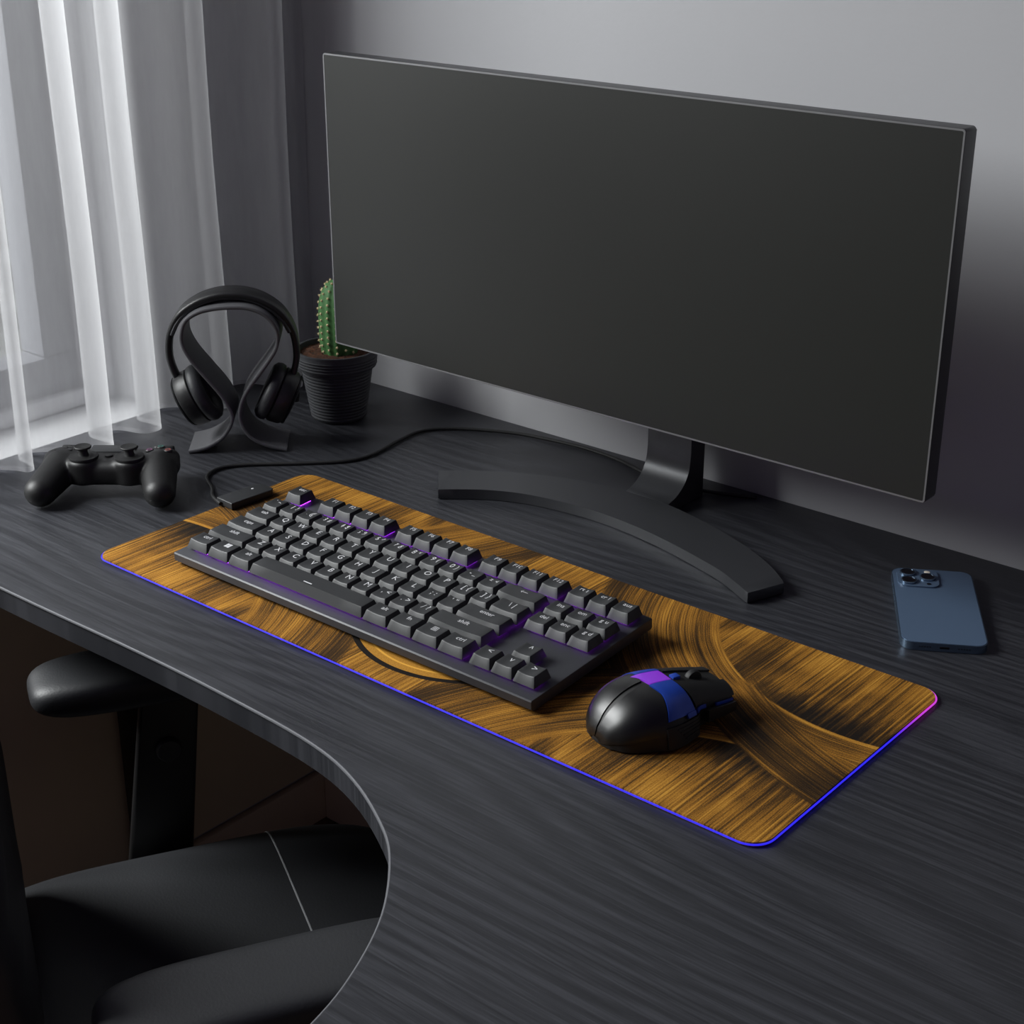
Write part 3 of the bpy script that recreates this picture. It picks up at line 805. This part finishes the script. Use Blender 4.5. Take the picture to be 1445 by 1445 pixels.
def patch(t0, t1, p0, p1, off, th=.0015, nu=18, nv=24, edge=None):
    bm = BM(); O = []; I = []
    for i in range(nu + 1):
        ro = []; ri = []
        for j in range(nv + 1):
            v = j / nv; ph_ = p0 + (p1 - p0) * v
            a, b = (t0, t1) if edge is None else edge(v)
            t = a + (b - a) * i / nu
            ro.append(bm.verts.new(S(t, ph_, off))); ri.append(bm.verts.new(S(t, ph_, off - th)))
        O.append(ro); I.append(ri)
    for i in range(nu):
        for j in range(nv):
            bm.faces.new((O[i][j], O[i + 1][j], O[i + 1][j + 1], O[i][j + 1])); bm.faces.new((I[i][j], I[i][j + 1], I[i + 1][j + 1], I[i + 1][j]))
    for i in range(nu):
        bm.faces.new((O[i][0], I[i][0], I[i + 1][0], O[i + 1][0])); bm.faces.new((O[i][nv], O[i + 1][nv], I[i + 1][nv], I[i][nv]))
    for j in range(nv):
        bm.faces.new((O[0][j], O[0][j + 1], I[0][j + 1], I[0][j])); bm.faces.new((O[nu][j], I[nu][j], I[nu][j + 1], O[nu][j + 1]))
    return bm
# inner body with floor
bm = BM(); rings = []
for i in range(49):
    t = i / 48
    rings.append([bm.verts.new(S(t, j / 36, -.0012)) for j in range(37)])
for a, b in zip(rings, rings[1:]):
    for j in range(36): bm.faces.new((a[j], b[j], b[j + 1], a[j + 1]))
    bm.faces.new((a[36], b[36], b[0], a[0]))
bm.faces.new(rings[0]); bm.faces.new(rings[-1][::-1])
obj('body', bm, M['mouse_matte'], mo, ang=50)
curve = lambda base, amp: (lambda v: base + amp * math.sin(PI * v))
obj('palm_shell', patch(0, .4, .505, .93, 0, edge=lambda v: (0.0, .405 - .10 * abs(v - .25) ** 1.2)), M['mouse'], mo, ang=60)
obj('palm_shell', patch(0, .4, .07, .495, 0, edge=lambda v: (0.0, .405 - .10 * abs(.75 - v) ** 1.2)), M['mouse'], mo, ang=60)
obj('blue_panel', patch(.41, .6, .517, .84, .0004, edge=lambda v: (.412 - .10 * abs(v * .77 - .23) ** 1.2, .585 + .03 * v)), M['blue'], mo, ang=60)
obj('blue_panel', patch(.41, .6, .16, .43, .0004, edge=lambda v: (.36 + .05 * v, .60)), M['blue'], mo, ang=60)
obj('glow_strip', patch(.30, .58, .435, .512, .0003, edge=lambda v: (.36 + .05 * v, .585)), M['strip'], mo, ang=60)  # not a lamp: keyboard glow on the blue panel, painted as an emissive strip
obj('main_button', patch(.6, 1.0, .55, .82, .0003, edge=lambda v: (.605 + .03 * v, 1.01)), M['mouse_matte'], mo, ang=60)
obj('main_button', patch(.6, 1.0, .16, .45, .0003, edge=lambda v: (.61, 1.01)), M['mouse_matte'], mo, ang=60)
# wheel in the slot between the buttons, blue speed key behind it
bm = BM(); lathe(bm, [(.005, -.003), (.0072, -.0027), (.0078, -.001), (.0078, .001), (.0072, .0027), (.005, .003)], 36)
for v in bm.verts: v.co = Vector((v.co.z + .0005, v.co.x + .80 * ML, v.co.y + .0318))
obj('scroll_wheel', bm, M['rubber'], mo)
zt = S(.64, .5).z
bm = BM(); box(bm, (-.0032, .615 * ML, zt - .003), (.0036, .675 * ML, zt + .0012), .0008); obj('speed_button', bm, M['blue'], mo)
# side keys
def flank(t, phi, dx=0): 
    p = S(t, phi); return p + Vector((dx, 0, 0))
for ta, tb, pa in ((.53, .615, .835), (.635, .735, .835)):
    bm = patch(ta, tb, pa, pa + .036, .0014, .003, 8, 4); obj('side_button', bm, M['blue'], mo)
obj('front_key', patch(.83, .99, .85, .886, .0012, .003, 8, 4), M['blue'], mo)
obj('thumb_rest', patch(.73, .985, .89, .975, .0062, .007, 8, 8), M['mouse_matte'], mo, ang=30)
obj('side_grip', patch(.34, .66, .885, .995, .0012, .002, 14, 10), M['rubber'], mo, ang=50)
for k in range(4):
    obj('grip_rib', patch(.46, .66, .905 + k * .02, .912 + k * .02, .0019, .0012, 12, 2, edge=lambda v, k=k: (.42 + .02 * k, .655 - .012 * k)), M['mouse_matte'], mo)

# ------------------------------------------------------------------ curtain
hem = [(-.262, -.040), (-.290, -.033), (-.304, -.01), (-.300, .03), (-.288, .066), (-.2640, .0845), (-.2478, .0914), (-.2505, .102), (-.2722, .1061), (-.2898, .1083), (-.3020, .118), (-.2972, .1325), (-.2647, .166), (-.2438, .1845), (-.2384, .2005), (-.2458, .2112), (-.2668, .2092), (-.2857, .2084), (-.3000, .217), (-.2869, .2401), (-.2761, .2491), (-.252, .2562), (-.2431, .2702), (-.2480, .286), (-.2694, .2865), (-.2913, .2845), (-.3050, .296), (-.3058, .3306), (-.2896, .3514), (-.258, .372), (-.2410, .386), (-.2400, .3985), (-.2600, .402), (-.290, .408), (-.3040, .43), (-.3041, .4585), (-.2900, .474), (-.255, .486), (-.2319, .496), (-.2348, .5128), (-.2606, .520), (-.288, .530), (-.302, .55), (-.300, .575), (-.285, .586)]
hp2 = spline([(x, y, 0) for x, y in hem], 7)
ZT = 1.5
def cloth(z0, z1, nz_, off=0):
    bm = BM(); L = []
    for k in range(nz_ + 1):
        t = k / nz_; z = z0 + (z1 - z0) * t; rowv = []
        for i, p in enumerate(hp2):
            f = 1 - .12 * min(1, z / 1.2)
            sw = .004 * math.sin(z * 4 + p.y * 9) * min(1, z * 3)
            rowv.append(bm.verts.new((-.272 + (p.x + .272) * f + off + sw, p.y + sw * .5, z)))
        L.append(rowv)
    for a, b in zip(L, L[1:]):
        for i in range(len(a) - 1): bm.faces.new((a[i], a[i + 1], b[i + 1], b[i]))
    return bm
ct = obj('curtain', cloth(.0035, ZT, 24), sheer_mat('white_sheer_voile', .52, (.70, .70, .715, 1))); tag(ct, 'white sheer curtain hanging in folds over the window', 'curtain')
bm = cloth(.0035, .009, 1, .0006); obj('hem', bm, sheer_mat('voile_hem', .35), ct)
# curtain rail that carries it
bm = BM(); tube(bm, [(-.272, -1.3, ZT + .0105), (-.272, WY - .002, ZT + .0105)], .010, 16); tag(obj('curtain_rod', bm, M['chrome']), 'dark metal curtain rod above the window', 'curtain rod')

# ------------------------------------------------------------------ office chair
CA = math.atan2(-.49, .872)
ch = thing('office_chair', 'black padded office chair with armrests pushed under the desk', 'office chair', (0, 0, 0), (0, 0, CA))
def pillow(cx, cy, w, l, r, z0, z1, dome, e=2.2, nx=28, ny=28):
    """soft slab with rounded plan corners"""
    bm = BM(); T = []; Bt = []
    for i in range(nx + 1):
        rt = []; rb = []
        for j in range(ny + 1):
            a, b = -1 + 2 * i / nx, -1 + 2 * j / ny
            a = math.copysign(1 - (1 - abs(a)) ** 1.9, a); b = math.copysign(1 - (1 - abs(b)) ** 1.9, b)
            # squircle map
            k = max(abs(a), abs(b)) / (max(1e-6, (abs(a) ** 4.5 + abs(b) ** 4.5) ** (1 / 4.5))) if (a or b) else 1
            x, y = a * k, b * k
            q = max(abs(a), abs(b)); edge = (1 - q ** r)
            edge = max(0, edge) ** .45
            zm = (z0 + z1) / 2
            rt.append(bm.verts.new((cx + x * w / 2, cy + y * l / 2, zm + (z1 - zm) * edge + dome * (1 - a * a) * (1 - b * b))))
            rb.append(bm.verts.new((cx + x * w / 2, cy + y * l / 2, zm - (zm - z0) * edge)))
        T.append(rt); Bt.append(rb)
    for G, fl in ((T, 0), (Bt, 1)):
        for i in range(nx):
            for j in range(ny):
                f = (G[i][j], G[i + 1][j], G[i + 1][j + 1], G[i][j + 1]); bm.faces.new(f[::-1] if fl else f)
    bmesh.ops.remove_doubles(bm, verts=bm.verts[:], dist=1e-5)
    return bm
SZ = -.30
from mathutils.bvhtree import BVHTree
sbm = pillow(.32, .05, .504, .50, 9, SZ - .085, SZ - .004, .008, nx=44, ny=44)
tree = BVHTree.FromBMesh(sbm)
def on_seat(a, b):
    h = tree.ray_cast(Vector((a, b, 0)), Vector((0, 0, -1)))[0]
    return h if h else Vector((a, b, SZ - .04))
seam_pts = [on_seat(.0705 + .499 * (.5 - .5 * math.cos(PI * k / 60)), .143) for k in range(61)]
seat = obj('seat', sbm, M['leather'], ch, ang=70)
bm = BM(); tube(bm, seam_pts, .0011, 6); obj('seam', bm, M['stitch'], seat)
bm = BM(); box(bm, (.12, -.10, SZ - .105), (.52, .24, SZ - .078), .01, 3); obj('seat_pan', bm, M['black'], ch)
# backrest: stacked padded channels
bk = pillow(.32, 0, .47, .42, 12, -.04, .0, .0)
for v in bk.verts:
    h = v.co.y + .21; d = v.co.z
    wav = .006 * abs(math.sin(h / .058 * PI)) if d > -.02 else 0
    lean = .10 * max(0, (h - .2)) 
    v.co = Vector((v.co.x, -.118 - .045 - (0) - lean + (d + .04) + wav + .004, SZ - .03 + h))
obj('backrest', bk, M['leather'], ch, ang=70)
bm = BM(); box(bm, (.27, -.185, SZ - .12), (.37, -.165, SZ + .16), .006, 3); box(bm, (.27, -.185, SZ - .12), (.37, .02, SZ - .09), .006, 3); obj('back_bracket', bm, M['black'], ch)
for s, ax in ((-1, .055), (1, .585)):
    # padded armrest
    arm = pillow(ax, .055, .092, .275, 9, -.132, -.094, .003, nx=26, ny=40)
    obj('armrest', arm, M['leather'], ch, ang=70)
    bm = BM(); box(bm, (ax - .03, -.02, -.134), (ax + .03, .13, -.124), .004, 2); obj('armrest_plate', bm, M['black'], ch)
    bm = BM(); pz = [(.028, -.128), (.089, -.128), (.064, -.36), (-.006, -.36)]
    xa = ax - .008; xb = ax + .006
    lo = [bm.verts.new((xa, p[0], p[1])) for p in pz]; hi = [bm.verts.new((xb, p[0], p[1])) for p in pz]
    f1 = bm.faces.new(lo); f2 = bm.faces.new(hi[::-1])
    for i in range(4): bm.faces.new((lo[i], hi[i], hi[(i + 1) % 4], lo[(i + 1) % 4]))
    bmesh.ops.bevel(bm, geom=bm.edges[:], offset=.004, segments=3, profile=.5, affect='EDGES', clamp_overlap=True)
    post = obj('arm_post', bm, M['black'], ch)
    bm = BM(); lathe(bm, [(.0140, -.002), (.0140, .005), (.0120, .0078), (.006, .0085)], 32)
    for v in bm.verts: v.co = Vector((ax + (.006 if s < 0 else -.008) + (v.co.z if s < 0 else -v.co.z), .050 + v.co.x, -.2025 + v.co.y))
    obj('knob', bm, M['charcoal'], post)
    bm = BM(); x0_, x1_ = (ax - .008, .2) if s < 0 else (.44, ax + .006)
    box(bm, (x0_, -.004, SZ - .112), (x1_, .062, SZ - .096), .004, 2); obj('arm_bracket', bm, M['black'], ch)
bm = BM(); lathe(bm, [(.026, FZ + .10), (.026, -.55), (.016, -.55), (.016, SZ - .10)], 28, (.32, .06)); obj('gas_lift', bm, M['chrome'], ch)
bm = BM(); lathe(bm, [(.045, FZ + .07), (.045, FZ + .105), (.03, FZ + .115)], 28, (.32, .06)); hub = obj('hub', bm, M['black'], ch)
for k in range(5):
    a = 2 * PI * k / 5 + .3; d = Vector((math.cos(a), math.sin(a), 0)); c0 = Vector((.32, .06, 0))
    bm = BM(); tube(bm, [c0 + d * .03 + Vector((0, 0, FZ + .09)), c0 + d * .15 + Vector((0, 0, FZ + .08)), c0 + d * .27 + Vector((0, 0, FZ + .062))], [.022, .019, .014], 12); lg = obj('base_leg', bm, M['black'], ch)
    bm = BM(); q = c0 + d * .265; sd = Vector((-d.y, d.x, 0))
    for s in (-1, 1):
        c = q + sd * s * .012 + Vector((0, 0, FZ + .026))
        tube(bm, [c - sd * .008, c + sd * .008], .026, 20)
    obj('caster', bm, M['rubber'], lg)

# ------------------------------------------------------------------ light
def area(name, loc, target, sx, sy, watts, col=(1, 1, 1)):
    l = bpy.data.lights.new(name, 'AREA'); l.shape = 'RECTANGLE'; l.size = sx; l.size_y = sy; l.energy = watts; l.color = col
    o = link(bpy.data.objects.new(name, l)); o.location = loc
    o.rotation_euler = (Vector(target) - Vector(loc)).to_track_quat('-Z', 'Y').to_euler(); return o
area('daylight', (-1.25, -.95, 1.35), (.35, .25, .15), 1.2, 1.1, KEY_W, (1.0, .985, 1.0))
area('garden_daylight', (-1.6, 3.5, 3.2), (-7, 7, -1), 3.0, 3.0, 300, (.98, 1, 1))
w = bpy.data.worlds.new('World'); SC.world = w; w.use_nodes = True
bg = w.node_tree.nodes['Background']; X.nt = w.node_tree
tc = X.nt.nodes.new('ShaderNodeTexCoord'); sp = X.nt.nodes.new('ShaderNodeSeparateXYZ'); X.nt.links.new(tc.outputs['Generated'], sp.inputs[0])
X.nt.links.new(ramp(X(sp.outputs[2]) * .5 + .5, [(.35, (2.0, 1.75, 1.45, 1)), (.51, (1.9, 1.65, 1.45, 1)), (.64, (.52, .38, .9, 1))]), bg.inputs['Color'])
bg.inputs['Strength'].default_value = .075

# ------------------------------------------------------------------ camera
cam = bpy.data.cameras.new('camera'); co = link(bpy.data.objects.new('camera', cam)); SC.camera = co
yaw, pitch = .6986, -.4059
fwd = Vector((-math.sin(yaw) * math.cos(pitch), math.cos(yaw) * math.cos(pitch), math.sin(pitch)))
co.location = (1.2814, -.8551, .6873); co.rotation_euler = fwd.to_track_quat('-Z', 'Y').to_euler()
cam.sensor_width = 36; cam.lens = 2235.95 / 1445 * 36; cam.clip_start = .02; cam.clip_end = 100

SC.view_settings.view_transform = 'Standard'; SC.view_settings.look = 'None'
SC.view_settings.gamma = 1; SC.view_settings.use_curve_mapping = False; SC.view_settings.exposure = EXPO
SC.cycles.use_denoising = True
SC.cycles.transparent_max_bounces = 24; SC.cycles.max_bounces = 8; SC.cycles.sample_clamp_indirect = 4
